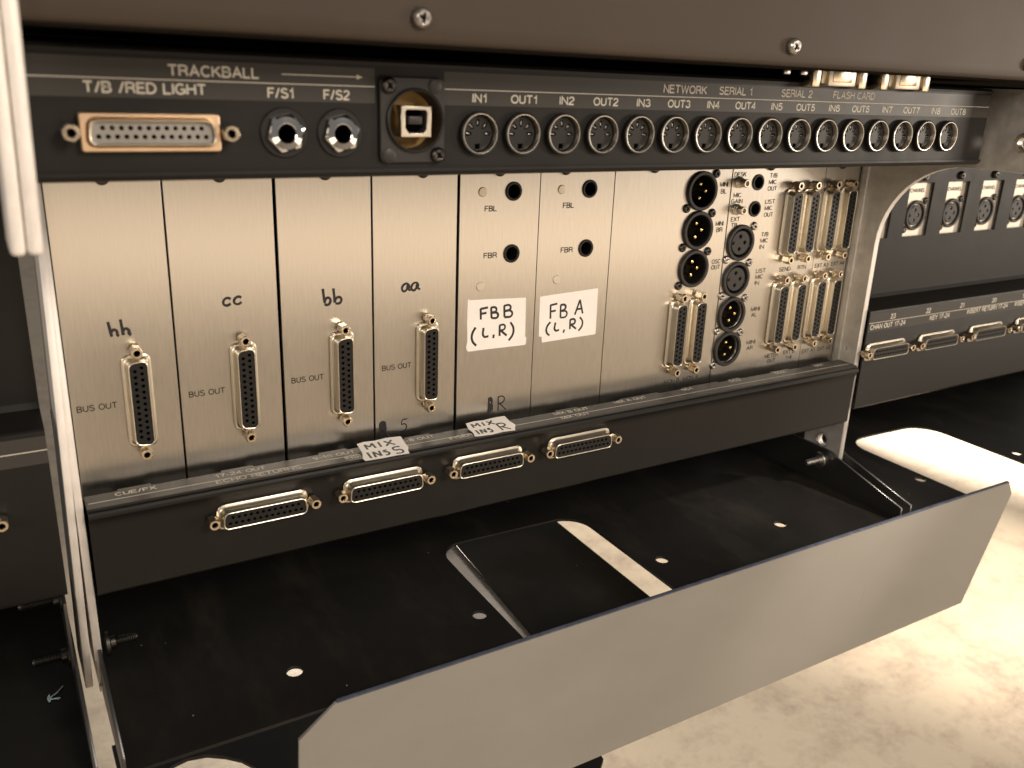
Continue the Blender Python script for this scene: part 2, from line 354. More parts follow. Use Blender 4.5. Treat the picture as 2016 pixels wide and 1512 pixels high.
def hexjack():
    bm = bmesh.new(); R = 2.75
    def ring(r, h, hexa): 
        return [bm.verts.new((r*math.cos(2*PI*i/12+PI/12*0)*(1 if not hexa else (1 if i % 2 == 0 else 0.866)), -h, r*math.sin(2*PI*i/12)*(1 if not hexa else (1 if i % 2 == 0 else 0.866)))) for i in range(12)]
    rs = [ring(1.6, 0, 0), ring(1.6, 1.3, 0), ring(R, 1.4, 1), ring(R, 6.6, 1), ring(R-0.45, 7.1, 0), ring(1.45, 7.1, 0), ring(1.2, 6.7, 0), ring(1.15, 3.5, 0)]
    for a, b in zip(rs, rs[1:]):
        for i in range(12): bm.faces.new((a[i], b[i], b[(i+1) % 12], a[(i+1) % 12]))
    bm.faces.new(rs[-1]); bmesh.ops.recalc_face_normals(bm, faces=bm.faces[:])
    for f in bm.faces:
        if all(abs(v.co.x)+abs(v.co.z) < 1.95 and v.co.y < -3 for v in f.verts) and min(v.co.y for v in f.verts) > -6.9: f.material_index = 1  # deep bore faces coloured black for the shade inside the hole
    me = finish(bm, 'jackscrew', 20); me.materials.append(BRASS); me.materials.append(HOLE); return me
M['jack'] = hexjack()
def dsub(parent, x, y, z, vertical=False, insert=PLAS, tall=1.0, sh=NICKEL):
    ry = -PI/2 if vertical else 0
    f = link('data_connector', M['flange'], sh, parent, (x, y, z)); f.rotation_euler = (0, ry, 0)
    link('shell', M['shell'], sh, f)
    if insert is GREYP: link('insert', M['insert2'], GREYP, f)
    else: link('insert', M['insert'], insert, f)
    h = link('contact_holes', M['holes'], HOLE, f); h['kind'] = 'stuff'
    for s in (-1, 1):
        j = link('jackscrew', M['jack'], BRASS, f, (s*23.52, 0, 0)); j.rotation_euler = (0, random.uniform(0, 1), 0)
    return f
def screw_mesh(r, h, cross=True, name='screw'):
    bm = bmesh.new(); seg = 20
    prof = [(r, 0), (r, h*0.35), (r*0.86, h*0.72), (r*0.6, h*0.95), (r*0.3, h)]
    rings = [[bm.verts.new((a*math.cos(2*PI*i/seg), -b, a*math.sin(2*PI*i/seg))) for i in range(seg)] for a, b in prof]
    inner = [bm.verts.new((r*0.3*math.cos(2*PI*i/seg)*(1 if i % 5 else 0.5), -h*0.25, r*0.3*math.sin(2*PI*i/seg)*(1 if i % 5 else 0.5))) for i in range(seg)]
    rings.append(inner)
    for a, b in zip(rings, rings[1:]):
        for i in range(seg): bm.faces.new((a[i], b[i], b[(i+1) % seg], a[(i+1) % seg]))
    bm.faces.new(inner); bmesh.ops.recalc_face_normals(bm, faces=bm.faces[:])
    return finish(bm, name, 35)
def crosshead(r, h):
    """pan head with a real cross recess: plate with a cross hole on a domed skirt"""
    c = 0.13*r; l = 0.52*r; cr = [(c, c), (c, l), (-c, l), (-c, c), (-l, c), (-l, -c), (-c, -c), (-c, -l), (c, -l), (c, -c), (l, -c), (l, c)]
    p = plate_mesh([circ(0, 0, r*0.72, 24), cr], h*0.6, 0.08*r); p.transform(Matrix.Translation((0, -h*S, 0)))
    sk = lathe_mesh([(r, 0), (r, h*0.3), (r*0.9, h*0.68), (r*0.7, h*0.97), (r*0.66, h*0.7)], 24)
    return join([(p, (0, 0, 0)), (sk, (0, 0, 0))], 'screw')
M['screw'] = crosshead(2.9, 1.7); M['bigscrew'] = crosshead(3.6, 2.6); M['capt'] = crosshead(3.0, 2.4)
def screw(parent, x, y, z, m=DSTEEL, key='screw', name='screw', sc=1.0, copy=True):
    k = key+m.name
    if k not in M: M[k] = M[key].copy()
    o = link(name, M[k], m, parent, (x, y, z)); o.rotation_euler = (0, random.uniform(0, 3), 0); o.scale = (sc,)*3
    hk = 'cup'
    return o
def xlr_ring(r0, r1, h): return lathe_mesh([(r0+0.4, 0), (r0+0.4, h*0.5), (r0-0.2, h), (r1+0.35, h), (r1, h-0.4), (r1, -12), (0, -12)], 40)
M['xlrm'] = lathe_mesh([(11.6, 0), (11.6, 1.3), (11.1, 2.0), (9.6, 2.0), (9.2, 1.6), (9.1, 0.2)], 40)
M['cup'] = lathe_mesh([(9.1, 0.2), (9.0, -11), (0, -11)], 32)
M['pin'] = lathe_mesh([(1.15, -11), (1.15, -1.4), (0.95, -0.6), (0.4, -0.3), (0, -0.25)], 12)
M['xlrf'] = lathe_mesh([(11.3, 0), (11.3, 1.2), (10.8, 1.8), (9.3, 1.8), (8.9, 1.4), (8.9, -5)], 40)
M['xlrfi'] = plate_mesh([circ(0, 0, 7.6, 32), circ(-0.6, 3.9, 1.15, 12), (lambda: circ(3.5, 0, 1.15, 12))(), circ(-0.6, -3.9, 1.15, 12), rect(-7.0, -5.4, -0.9, 0.9)], 5, 0.3)
M['xlrfi'].transform(Matrix.Translation((0, -0.8*S, 0)))
M['xlrfb'] = lathe_mesh([(8.9, -4.0), (0, -4.0)], 24)
def xlr(parent, x, y, z, female=False, scr=DSTEEL, dx=10.4, dz=9.9, flip=False):
    f = link('audio_socket', M['xlrf' if female else 'xlrm'], PLAS2, parent, (x, y, z))
    if female:
        link('insert', M['xlrfi'], PLAS2, f); link('socket_bottom', M['xlrfb'], HOLE, f)
    else:
        link('socket_bottom', M['cup'], PLAS, f)
        for a, b in ((-0.6, 4.1), (3.8, 0), (-0.6, -4.1)): link('pin', M['pin'], GOLD, f, (a, -0.4, b))
    for s in (-1, 1):
        k = 'screw'+scr.name
        if k not in M: M[k] = M['screw'].copy()
        o = link('screw', M[k], scr, f, (s*dx, 0, s*dz)); o.rotation_euler = (0, random.uniform(0, 3), 0); o.scale = (0.92,)*3
    return f
M['jackb'] = lathe_mesh([(4.9, 0), (4.9, 0.5), (4.6, 0.8), (3.7, 0.8), (3.4, 0.5), (3.3, -9), (0, -9)], 32)
def jacksock(parent, x, y, z):
    return link('jack_socket', M['jackb'], PLAS, parent, (x, y, z))
M['rivet'] = lathe_mesh([(2.45, 0), (2.45, 0.25), (2.2, 0.5), (0, 0.55)], 24)
M['pot'] = lathe_mesh([(3.4, 0), (3.4, 1.2), (2.9, 1.5), (2.9, 2.4), (2.5, 2.6), (2.5, 6.6), (2.1, 7.0), (1.6, 7.0), (1.5, 4.0), (0, 4.0)], 20, smooth=25)

# ------------------------------------------------------------------ floor and structure
bm = bmesh.new(); bmesh.ops.create_grid(bm, x_segments=1, y_segments=1, size=7000)
fl = link('floor', finish(bm, 'floor'), FLOORM, None, (1500, 1500, -550)); fl['kind'] = 'structure'

# ------------------------------------------------------------------ module panels
TOP = 150
BN = [0.0, 44.75, 92.0, 138.5, 185.0, 233.3, 282.1, 370.3, 452.7, 486.6]
GAP = [0, 0.8, 1.5, 0.9, 1.5, 0.35, 0.4, 0.7, 0.3, 1.2]
def module(i, name, label, holes):
    x0 = BN[i]+GAP[i]/2 if i else 0.4; x1 = BN[i+1]-GAP[i+1]/2; cx = (x0+x1)/2
    t = thing(name, label, 'module panel', (cx, 0, 0), 'aluminium module panels in the rack')
    lp = [rrect(x0-cx, x1-cx, -2.5, TOP, 0.3, 2)] + [[(a-cx, b) for a, b in h] for h in holes]
    link('panel_plate', plate_mesh(lp, 2.0, 0.15, name='panel_plate'), ALU, t)
    t['cx'] = cx; sc = (22, 68.5, 115.8, 165.2, 208.3, 248.8, 309.5, 401.8, 467)
    k = screw(t, sc[i]-cx, -0.1, 136.6, DSTEEL, 'capt', 'fixing_screw')
    return t, cx
def dcut(x, z): return [(x-b, z+a) for a, b in dloop(38.6, 40, 9, 2.5)]
hwh = [[(0, 6.6), (0.5, 3.2), (0.9, 0)], [(0.8, 1.8), (1.9, 2.9), (3.0, 2.4), (3.4, 0.3), (3.8, 0.0)], [(5.0, 7.2), (5.3, 3.6), (5.6, 0.2)], [(5.5, 1.9), (6.7, 3.0), (7.8, 2.2), (8.1, 0.4), (8.8, 0.2)]]
hwc = [[(3.6, 2.9), (2.6, 3.5), (1.1, 3.1), (0.3, 1.7), (0.8, 0.4), (2.2, 0.1), (3.5, 0.8)], [(8.4, 3.2), (7.4, 3.7), (5.9, 3.2), (5.1, 1.9), (5.6, 0.6), (7.0, 0.3), (8.4, 1.1)]]
hwb = [[(0.2, 8.2), (0.5, 5.0), (0.9, 1.2)], [(0.7, 1.6), (2.0, 3.6), (3.5, 3.2), (3.7, 1.4), (2.4, 0.2), (0.8, 0.6)], [(5.4, 8.0), (5.7, 4.6), (6.0, 1.0)], [(5.9, 1.4), (7.2, 3.4), (8.8, 3.2), (9.2, 1.6), (8.0, 0.4), (6.2, 0.6)]]
hwa = [[(3.9, 3.4), (2.6, 4.0), (0.9, 3.1), (0.3, 1.2), (1.3, 0.1), (2.8, 0.9), (3.8, 3.2), (4.0, 0.9), (4.9, 0.3)], [(9.0, 3.6), (7.8, 4.1), (6.0, 3.2), (5.4, 1.3), (6.4, 0.2), (7.9, 1.0), (8.9, 3.3), (9.1, 1.0), (10.2, 0.5)]]
busx = [27.6, 73.9, 121.6, 167.8]
bus_lab = ['aluminium panel handwritten hh above its tall connector, leftmost of the row',
           'aluminium panel handwritten cc above its tall connector, between hh and bb',
           'aluminium panel handwritten bb above its tall connector, between cc and aa',
           'aluminium panel handwritten aa above its tall connector, crossed-out letter and 5 at its foot']
for i in range(4):
    t, cx = module(i, 'module_panel', bus_lab[i], [dcut(busx[i], 40)])
    dsub(t, busx[i]-cx, -0.05, 40, True)
    tx = [2.3, 48.6, 96.1, 142.9][i]
    text(t, 'BUS OUT', tx-cx, -0.12, 38.05, 2.9, 16.2)
    hw, hx, hz = [(hwh, 18.4, 70.2), (hwc, 66.4, 79.2), (hwb, 113.0, 75.0), (hwa, 153.8, 78.3)][i]
    strokes(t, hw, hx-cx, -0.15, hz, [1.3, 1.2, 1.25, 1.1][i])
    if i == 3:
        strokes(t, [[(0.6, 0.5), (1.1, 9.8)], [(1.2, 0.6), (1.8, 9.8), (2.0, 5.5), (2.4, 0.8)], [(1.9, 9.6), (2.9, 6.0), (2.6, 0.4)], [(3.0, 9.5), (3.3, 6), (3.2, 4.5)], [(0.7, 5.4), (3.4, 5.8), (1.4, 7.2), (3.2, 3.6), (4.8, 0.7)], [(1.0, 8.2), (3.0, 8.5)], [(1.0, 3.0), (2.6, 2.6)]], 141.2-cx, -0.15, 0.9, 1.05)
        strokes(t, [[(4.8, 6.8), (2.0, 6.3), (1.6, 3.9)], [(1.6, 3.9), (3.2, 4.3), (4.4, 2.8), (3.6, 0.8), (0.9, 0.1)]], 151.9-cx, -0.15, 3.2, 0.6)
for i, (nm, jx, jx2, rx, tx) in enumerate([('B', 217.0, 217.0, 198.7, 200.1), ('A', 265.3, 265.1, 247.0, 248.3)]):
    t, cx = module(4+i, 'module_panel', ['aluminium panel with two round jack holes and the taped label FB B (L, R)', 'aluminium panel with two round jack holes and the taped label FB A (L, R)'][i],
                   [circ(jx, 126, 4.2), circ(jx2, 93.6, 4.2)])
    jacksock(t, jx-cx, 0, 126); jacksock(t, jx2-cx, 0, 93.6)
    text(t, 'FBL', tx-cx, -0.12, 116.1, 3.0, 7.2); text(t, 'FBR', tx+0.1-cx, -0.12, 91.9, 3.0, 8.0)
    for zz in (126.1, 77.3): 
        o = link('rivet_plug', M['rivet'], PLUG, t, (rx-cx-(0.3 if zz < 100 and i else 0), 0, zz))
    if i == 0:
        strokes(t, [[(0.6, 0.4), (0.9, 9.3)], [(1.3, 0.5), (1.6, 9.0), (2.4, 8.4), (2.5, 5.0)], [(2.0, 0.9), (2.1, 5.6)], [(0.8, 7.8), (2.7, 7.5)], [(0.9, 4.2), (2.6, 3.6)], [(2.9, 1.4), (2.9, 5.0)]], 205.2-cx, -0.15, 5.0, 1.15)
        strokes(t, [[(0.6, 0.2), (0.4, 8.6)], [(0.2, 8.3), (3.0, 8.5), (4.4, 7.0), (3.6, 5.0), (0.6, 4.4)], [(1.5, 4.3), (5.6, 0.2)]], 211.5-cx, -0.15, 5.4, 0.7)
    else:
        strokes(t, [[(0, 3.2), (4, 5.0), (8.6, 6.1), (13.2, 5.4), (15.2, 2.4), (13.6, 0.2)]], 260.6-cx, -0.05, 70.4, 0.35, PLUG, 'scratch', sq=0.1)
    if i == 1: fba = t
    else: fbb = t
# blank module with monitor sockets
xm = [(346.6, 122.7), (346.4, 99.5), (346.1, 76.4)]
t, cx = module(6, 'module_panel', 'wide aluminium panel with three gold-pinned sockets in a column above two connectors',
               [circ(a, b, 9.2) for a, b in xm] + [dcut(336.0, 36.4), dcut(351.6, 36.4)])
for a, b in xm: xlr(t, a-cx, 0, b)
for a in (336.0, 351.6): dsub(t, a-cx, -0.05, 36.4, True)
for s, x, z, w in (('MINI', 361, 124.7, 6.4), ('BL', 362.2, 120.6, 4.6), ('MINI', 360.8, 101.3, 6.4), ('BR', 362, 97.5, 5.0), ('OSC', 361, 78.0, 7.2), ('OUT', 361, 74.4, 7.4), ('MON B', 331.8, 3.9, 12.6), ('MON A', 347.6, 4.0, 12.6)):
    text(t, s, x-cx, -0.12, z, 2.9, w)
# talkback module
fx = [(383.0, 90.0, 1), (382.7, 67.0, 1), (382.4, 44.2, 0), (382.2, 21.4, 0)]
t, cx = module(7, 'module_panel', 'wide aluminium panel with DESK and MIC GAIN knobs, four round sockets and four connectors',
               [circ(a, b, 8.9) for a, b, c in fx] + [circ(392.4, 126.7, 4.2), circ(392.2, 110.5, 4.2)] + [dcut(423.5, 100.9), dcut(439.5, 100.8), dcut(422.5, 40.9), dcut(439.0, 40.9)])
for a, b, c in fx: xlr(t, a-cx, 0, b, bool(c), STEEL)
for a, b in ((392.4, 126.7), (392.2, 110.5)): jacksock(t, a-cx, 0, b)
for a, b in ((376.4, 127.0), (376.4, 110.8)): link('trim_knob', M['pot'], NICKEL, t, (a-cx, 0, b))
for a, b in ((423.5, 100.9), (439.5, 100.8), (422.5, 40.9), (439.0, 40.9)): dsub(t, a-cx, -0.05, b, True)
for s, x, z, w in (('DESK', 371.9, 130.4, 9.8), ('MIC', 372.9, 118.0, 6.6), ('GAIN', 371.5, 114.3, 9.6), ('EXT', 373.1, 103.4, 7.4), ('TB', 373.7, 99.8, 5.0),
                   ('T/B', 402, 129.2, 6.4), ('MIC', 401.7, 125.2, 6.8), ('OUT', 401.3, 121.3, 8.0), ('LIST', 400.6, 113.2, 8.6), ('MIC', 400.8, 109.2, 6.8), ('OUT', 400.9, 105.1, 8.0),
                   ('T/B', 400.8, 92.7, 6.4), ('MIC', 400.7, 88.8, 6.8), ('IN', 400.6, 84.9, 3.9), ('LIST', 400.2, 69.4, 8.6), ('MIC', 400.4, 65.5, 6.8), ('IN', 400.4, 61.6, 3.9),
                   ('MINI', 400, 44.2, 8.0), ('AL', 401, 40.4, 4.9), ('MINI', 399.8, 21.8, 8.0), ('AR', 400.5, 17.9, 5.6), ('SEND', 421.2, 68.8, 10.6), ('RTN', 438.6, 69.0, 7.8),
                   ('METER', 418.6, 10.0, 12.6), ('OUT', 421.2, 6.3, 8.0), ('EXT B', 436.2, 10.6, 11.0), ('1-4', 439.0, 6.7, 6.0)):
    text(t, s, x-cx, -0.12, z, 2.8, w)
t, cx = module(8, 'module_panel', 'narrow aluminium panel carrying EXT A1 to EXT A4, rightmost in the rack',
               [dcut(458.7, 100.9), dcut(475.0, 101.0), dcut(458.2, 41.2), dcut(473.8, 41.2)])
for a, b in ((458.7, 100.9), (475.0, 101.0), (458.2, 41.2), (473.8, 41.2)): dsub(t, a-cx, -0.05, b, True)
for s, x, z in (('EXT A3', 455.0, 69.0), ('EXT A4', 471.0, 69.2), ('EXT A1', 454.4, 9.1), ('EXT A2', 470.4, 8.9)): text(t, s, x-cx, -0.12, z, 2.8, 13.2)

t = thing('gap_light_block', 'near-black sheet added behind the aluminium panels to block light in the thin gaps', 'light block', (0, 14, 0))  # added sheets that stop light leaking between the modules from behind
link('block_sheet', box_mesh(-0.9, 488.2, 0, 1.5, -30, 194), INTER, t)
link('block_shelf', box_mesh(-0.9, 488.2, -14, 0, -4.6, -3.2), INTER, t)

# tape labels on the modules
def tape(label, loop, st, w, x, y, z, flat=False, rot=0.0):
    t = thing('tape_label', label, 'label', (x, y, z), 'handwritten white tape labels')
    me = plate_mesh([loop], 0.12, 0.0)
    o = link('tape', me, PAPER, t, (0, -0.12, 0))
    strokes(t, st, 0, -0.17, 0, w)
    if flat: t.rotation_euler = (-PI/2+0.13, 0, rot)
    return t
tape('white tape reading FB B (L, R) on the panel left of its twin',
     [(0, 28.2), (0.5, 29.0), (1.2, 28.3), (12, 27.9), (24, 27.2), (35.8, 26.6), (36.2, 14), (36.4, 4.4), (37.2, 4.1), (37.0, 0.3), (36.4, -0.2), (24, 0.0), (12, 0.2), (1.0, 0.2), (0.2, 0.8), (-0.4, 3.0), (0.3, 6.0), (-0.1, 16)],
     [[(7.8, 23.2), (8.1, 17.2)], [(7.7, 23.0), (12.2, 23.4)], [(8.1, 20.3), (11.4, 20.5)],
      [(14.2, 23.2), (14.6, 17.4)], [(14.0, 23.2), (17.0, 22.8), (17.4, 21.2), (14.8, 20.3)], [(14.8, 20.3), (18.2, 19.6), (18.3, 17.6), (14.5, 17.3)],
      [(22.3, 23.4), (22.6, 17.2)], [(22.1, 23.4), (25.8, 23.2), (26.2, 21.4), (22.6, 20.4)], [(22.6, 20.4), (27.0, 19.8), (27.2, 17.6), (22.6, 17.0)],
      [(5.0, 13.2), (3.0, 9.6), (3.2, 6.0), (5.6, 3.0)], [(9.8, 12.4), (10.2, 7.6), (13.0, 7.4)], [(16.4, 8.0), (16.0, 6.0)],
      [(19.8, 12.8), (20.0, 6.8)], [(19.6, 12.8), (22.8, 12.6), (23.0, 10.6), (20.0, 9.8)], [(20.6, 9.8), (24.4, 6.6)], [(26.6, 13.8), (28.6, 10.2), (28.2, 6.6), (25.8, 3.6)]], 1.25, 191.4, 0, 42.2)
tape('white tape reading FB A (L, R) on the panel beside the blank wide panel',
     [(0, 26.5), (10, 27.0), (22, 27.4), (38.4, 28.0), (39.2, 27.6), (39.4, 14), (39.6, 1.2), (38.8, 0.8), (26, 0.6), (14, 0.3), (2.6, 0), (2.2, 3.4), (0.4, 3.8), (0.1, 14)],
     [[(7.2, 21.2), (7.5, 13.4)], [(7.0, 21.0), (11.6, 21.6)], [(7.5, 17.4), (10.8, 17.7)],
      [(14.0, 20.6), (14.2, 13.4)], [(13.8, 20.6), (17.0, 20.2), (17.3, 18.4), (14.4, 17.0)], [(14.4, 17.0), (18.2, 16.2), (18.0, 13.8), (14.2, 13.2)],
      [(24.0, 14.0), (27.0, 22.4)], [(27.0, 22.4), (29.4, 14.2)], [(25.0, 17.0), (28.8, 17.2)],
      [(7.6, 11.4), (5.4, 8.6), (5.4, 5.8), (7.4, 3.6)], [(11.0, 10.8), (11.2, 6.2), (13.8, 6.2)], [(17.4, 6.0), (16.8, 4.2)],
      [(21.0, 11.4), (21.2, 5.8)], [(20.8, 11.4), (24.0, 11.2), (24.2, 9.2), (21.2, 8.4)], [(21.8, 8.4), (25.4, 5.6)], [(27.6, 12.2), (29.6, 9.6), (29.4, 6.8), (27.2, 4.2)]], 1.15, 236.4, 0, 42.0)

# ------------------------------------------------------------------ connector trough below the modules
t = thing('connector_trough', 'black trough with a row of four gold connectors below the module panels', 'connector rail', (0, -21, -39))
def tz(z): return z+39
slots = [(0, 14), (28, 58.9), (73.8, 106), (120.4, 152.3), (166.6, 191.9), (203.9, 246.4), (261.4, 292.4), (322, 341), (371, 381), (391, 419), (436, 457)]
lp = [(0, -21.2), (0, -7.4)]
for a, b in slots:
    if a > 0: lp += [(a, -5.6)]
    lp += [(max(a, 0.0), -7.4)] if a > 0 else []
    lp += [(b, -7.4), (b, -5.6)]
lp += [(488, -5.6), (488, -21.2)]
me = plate_mesh([lp], 1.2, 0.0, 'xy'); me.transform(Matrix.Translation((0, 21*S, tz(2.0)*S)))
link('label_strip', me, STRIP, t)
# bent black body: rolled edge and front face, as one profile extruded along x
def profile_mesh(prof, x0, x1, name, smooth=30, holes=None):
    bm = bmesh.new(); a = [bm.verts.new((x0, y, z)) for y, z in prof]; b = [bm.verts.new((x1, y, z)) for y, z in prof]
    for i in range(len(prof)-1): bm.faces.new((a[i], b[i], b[i+1], a[i+1]))
    bmesh.ops.recalc_face_normals(bm, faces=bm.faces[:])
    return bm
def bent_sheet(prof, x0, x1, thick, name, smooth=30):
    """sheet of constant thickness following a y-z profile"""
    n = len(prof); off = []
    for i in range(n):
        p = Vector(prof[i]); d = Vector((0, 0))
        if i: d += (p-Vector(prof[i-1])).normalized()
        if i < n-1: d += (Vector(prof[i+1])-p).normalized()
        d.normalize(); off.append((p.x+(-d.y)*thick, p.y+d.x*thick))
    bm = bmesh.new(); loop = list(prof)+off[::-1]
    a = [bm.verts.new((x0, y, z)) for y, z in loop]; b = [bm.verts.new((x1, y, z)) for y, z in loop]; m = len(loop)
    for i in range(m): bm.faces.new((a[i], b[i], b[(i+1) % m], a[(i+1) % m]))
    for i in range(n-1):
        bm.faces.new((a[i], a[i+1], a[m-2-i], a[m-1-i])); bm.faces.new((b[i], b[i+1], b[m-2-i], b[m-1-i]))
    bmesh.ops.recalc_face_normals(bm, faces=bm.faces[:])
    return finish(bm, name, smooth)
prof = [(21, tz(-2.0)), (17, tz(-1.2)), (13, tz(0.6)), (0.6, tz(0.75))]
prof = [(21, tz(-1.6)), (13.6, tz(0.7)), (0.9, tz(0.7)), (-0.6, tz(0.9)), (-1.7, tz(0.5)), (-2.4, tz(-0.5)), (-2.5, tz(-1.8)), (-1.2, tz(-3.4)), (-0.3, tz(-5.5)), (0, tz(-8)), (0, tz(-39)), (1.5, tz(-40.5))]
link('face_plate', bent_sheet(prof, 0, 487.6, 1.2, 'face_plate'), BLACK, t)
LX = [(73.5, -14.0), (134.0, -13.9), (193.9, -13.4), (253.3, -13.2)]
for a, b in LX: dsub(t, a, 0.0, tz(b))
def fl_text(s, x, y, h, w, mm=INKW): return text(t, s, x, y+21, tz(2.05), h, w, mm, True)
for s, x, y, w in (('CUE/FX', 12.2, -12.6, 17.3), ('17-24 OUT', 55.0, -12.8, 23.5), ('ECHO RETURNS', 53.9, -19.3, 39.6), ('9-16 OUT', 101.5, -13.0, 21.7), ('INSERTS', 115.6, -19.0, 20.0),
                   ('1-8 OUT', 149.2, -11.8, 18.4), ('INSERT 3', 173.0, -18.6, 22.0), ('OUT', 206.8, -12.6, 8.0), ('MIX B OUT', 242.8, -12.0, 24.0), ('MIX OUT', 243.2, -19.0, 19.4),
                   ('MIX A OUT', 286.0, -11.2, 24.2), ('654', 338.8, -10.8, 9), ('653', 379, -10.8, 9.8), ('652', 420, -10.8, 9.8), ('651', 459, -10.8, 8.6)):
    fl_text(s, x, y, 3.6, w)
link('rule_line', box_mesh(1, 487, 5.2, 5.6, tz(2.0), tz(2.06)), INKW, t)

def hw_text(seq): return seq
tape('torn white tape reading MIX INS S stuck over the trough edge',
     [(0, 17.6), (4, 18.4), (10, 17.8), (16, 18.5), (23.4, 17.7), (24.0, 16.8), (23.2, 12), (23.0, 6), (21.6, 3.2), (21.0, 0.2), (14, 0.6), (7, 0.4), (-2.0, 0.8), (-2.6, 3), (-0.8, 8)],
     [[(3.0, 10.6), (3.2, 15.4)], [(3.2, 15.4), (5.0, 12.6)], [(5.0, 12.6), (7.2, 15.6)], [(7.2, 15.6), (7.4, 10.8)], [(10.6, 15.6), (10.4, 10.8)], [(13.6, 15.4), (17.8, 10.6)], [(17.8, 15.6), (13.2, 10.8)],
      [(1.6, 7.8), (1.6, 2.2)], [(4.0, 2.2), (4.4, 7.4)], [(4.4, 7.4), (7.2, 2.6)], [(7.2, 2.6), (7.6, 7.4)], [(11.6, 7.2), (9.8, 6.4), (11.6, 4.6), (11.0, 2.6), (9.4, 2.6)],
      [(19.0, 8.2), (15.4, 7.8), (15.4, 5.6), (18.4, 5.0), (18.6, 2.4), (14.8, 2.2)]], 1.15, 125.2, -26.2, 2.25, True)
tape('torn white tape reading MIX INS R stuck over the trough edge',
     [(0, 15.2), (5, 16.0), (11, 15.4), (18, 16.2), (24.6, 16.0), (24.2, 10), (25.2, 5), (22.6, 1.0), (22.0, -0.4), (15, 0.4), (8, -0.2), (0.2, 0.4), (-2.2, 0.8), (-1.0, 5), (-1.6, 9)],
     [[(2.0, 9.4), (2.2, 13.4)], [(2.2, 13.4), (3.8, 11.0)], [(3.8, 11.0), (5.8, 13.6)], [(5.8, 13.6), (6.0, 9.6)], [(8.8, 13.4), (8.6, 9.6)], [(11.4, 13.4), (14.8, 9.4)], [(14.8, 13.4), (11.0, 9.6)],
      [(1.4, 6.6), (1.4, 2.2)], [(3.4, 2.2), (3.8, 6.4)], [(3.8, 6.4), (6.0, 2.6)], [(6.0, 2.6), (6.4, 6.4)], [(9.8, 6.2), (8.2, 5.6), (9.8, 4.2), (9.2, 2.4), (7.8, 2.4)],
      [(15.4, 9.0), (15.6, 1.8)], [(15.2, 9.0), (19.2, 8.8), (19.4, 6.4), (15.8, 5.4)], [(16.8, 5.4), (20.4, 1.6)]], 1.05, 188.2, -21.8, 2.25, True)

# ------------------------------------------------------------------ upper connector box (round sockets)
YB = -91
t = thing('connector_box', 'long black box of round sockets labelled IN1 to OUT8 above the aluminium panels', 'connector panel', (0, YB, 146))
def bz(z): return z-146
dx0, dp = 144.9, 19.2
DINX = [144.9 + 19.28*i for i in range(16)]
holes = [circ(x, bz(160.3), 7.1, 28) for x in DINX] + [circ(118.5, bz(164.4), 10.6, 36)] + [circ(70, bz(160.1), 5), circ(89.8, bz(160.1), 5)] + [[(27.4+a, bz(160.1)+b) for a, b in dloop(38.4, 39.8, 8.8, 2.6)]]
link('front_plate', plate_mesh([rrect(-8, 469.6, 1.2, bz(183.5), 0.8, 3)]+holes, 1.6, 0.25), BLACK, t)
link('bottom_edge', bent_sheet([(0.15, 1.6), (0.05, 0.9), (0.5, 0.25), (1.3, 0.0), (85, 0.0)], -8, 469.6, -1.2, 'bottom_edge'), BLACK, t)
link('end_cap', box_mesh(468.2, 469.8, 1.7, 85, 1.3, 37), BLACK, t)
link('top_edge', bent_sheet([(0.2, bz(183.2)), (0.05, bz(183.9)), (0.6, bz(184.5)), (1.4, bz(184.7)), (85, bz(184.7))], -8, 469.6, 0.8, 'top_edge'), BLACK, t)
link('back_plate', box_mesh(-8, 469.6, 28, 29.5, 1.4, 37), INTER, t)
for a, b in ((-8, 103.1), (130.3, 469.2)):
    hh = []
    link('label_strip', box_mesh(a, b, -0.07, 0.0, bz(170.3), bz(182.0)), STRIP, t)
    link('rule_line', box_mesh(a, b, -0.13, -0.07, bz(175.75), bz(176.05)), INKW, t)
def bt(s, x, z, w, h=3.5): text(t, s, x, -0.14, bz(z), h, w, INKW)
bt('TRACKBALL', 33.8, 177.1, 28.6); bt('T/B /RED LIGHT', 9.0, 171.5, 36.2); bt('F/S1', 64.9, 171.2, 9.1, 3.4); bt('F/S2', 84.2, 171.1, 9.5, 3.4)
link('arrow', box_mesh(70.0, 97.4, -0.14, -0.08, bz(178.75), bz(179.05)), INKW, t)
link('arrow', plate_mesh([[(96.4, bz(178.1)), (98.6, bz(178.9)), (96.4, bz(179.7))]], 0.05), INKW, t, (0, -0.14, 0))
for i, w in enumerate((6.4, 12.1, 7.1, 12.6, 7.4, 12.7, 7.4, 12.7, 7.3, 12.7, 7.7, 13.0, 7.7, 13.2, 7.6, 13.2)):
    x0 = (142.2, 159.1, 181.6, 198.2, 220.5, 237.4, 260.0, 276.9, 299.6, 316.2, 338.9, 355.6, 378.7, 395.3, 418.6, 435.4)[i]
    bt(('OUT' if i % 2 else 'IN')+str(i//2+1), x0, 171.4, w, 3.3)
bt('NETWORK', 234.4, 177.3, 24.6); bt('SERIAL 1', 266.2, 177.4, 20.4); bt('SERIAL 2', 305.1, 177.4, 20.8); bt('FLASH CARD', 340.6, 177.5, 30.6)
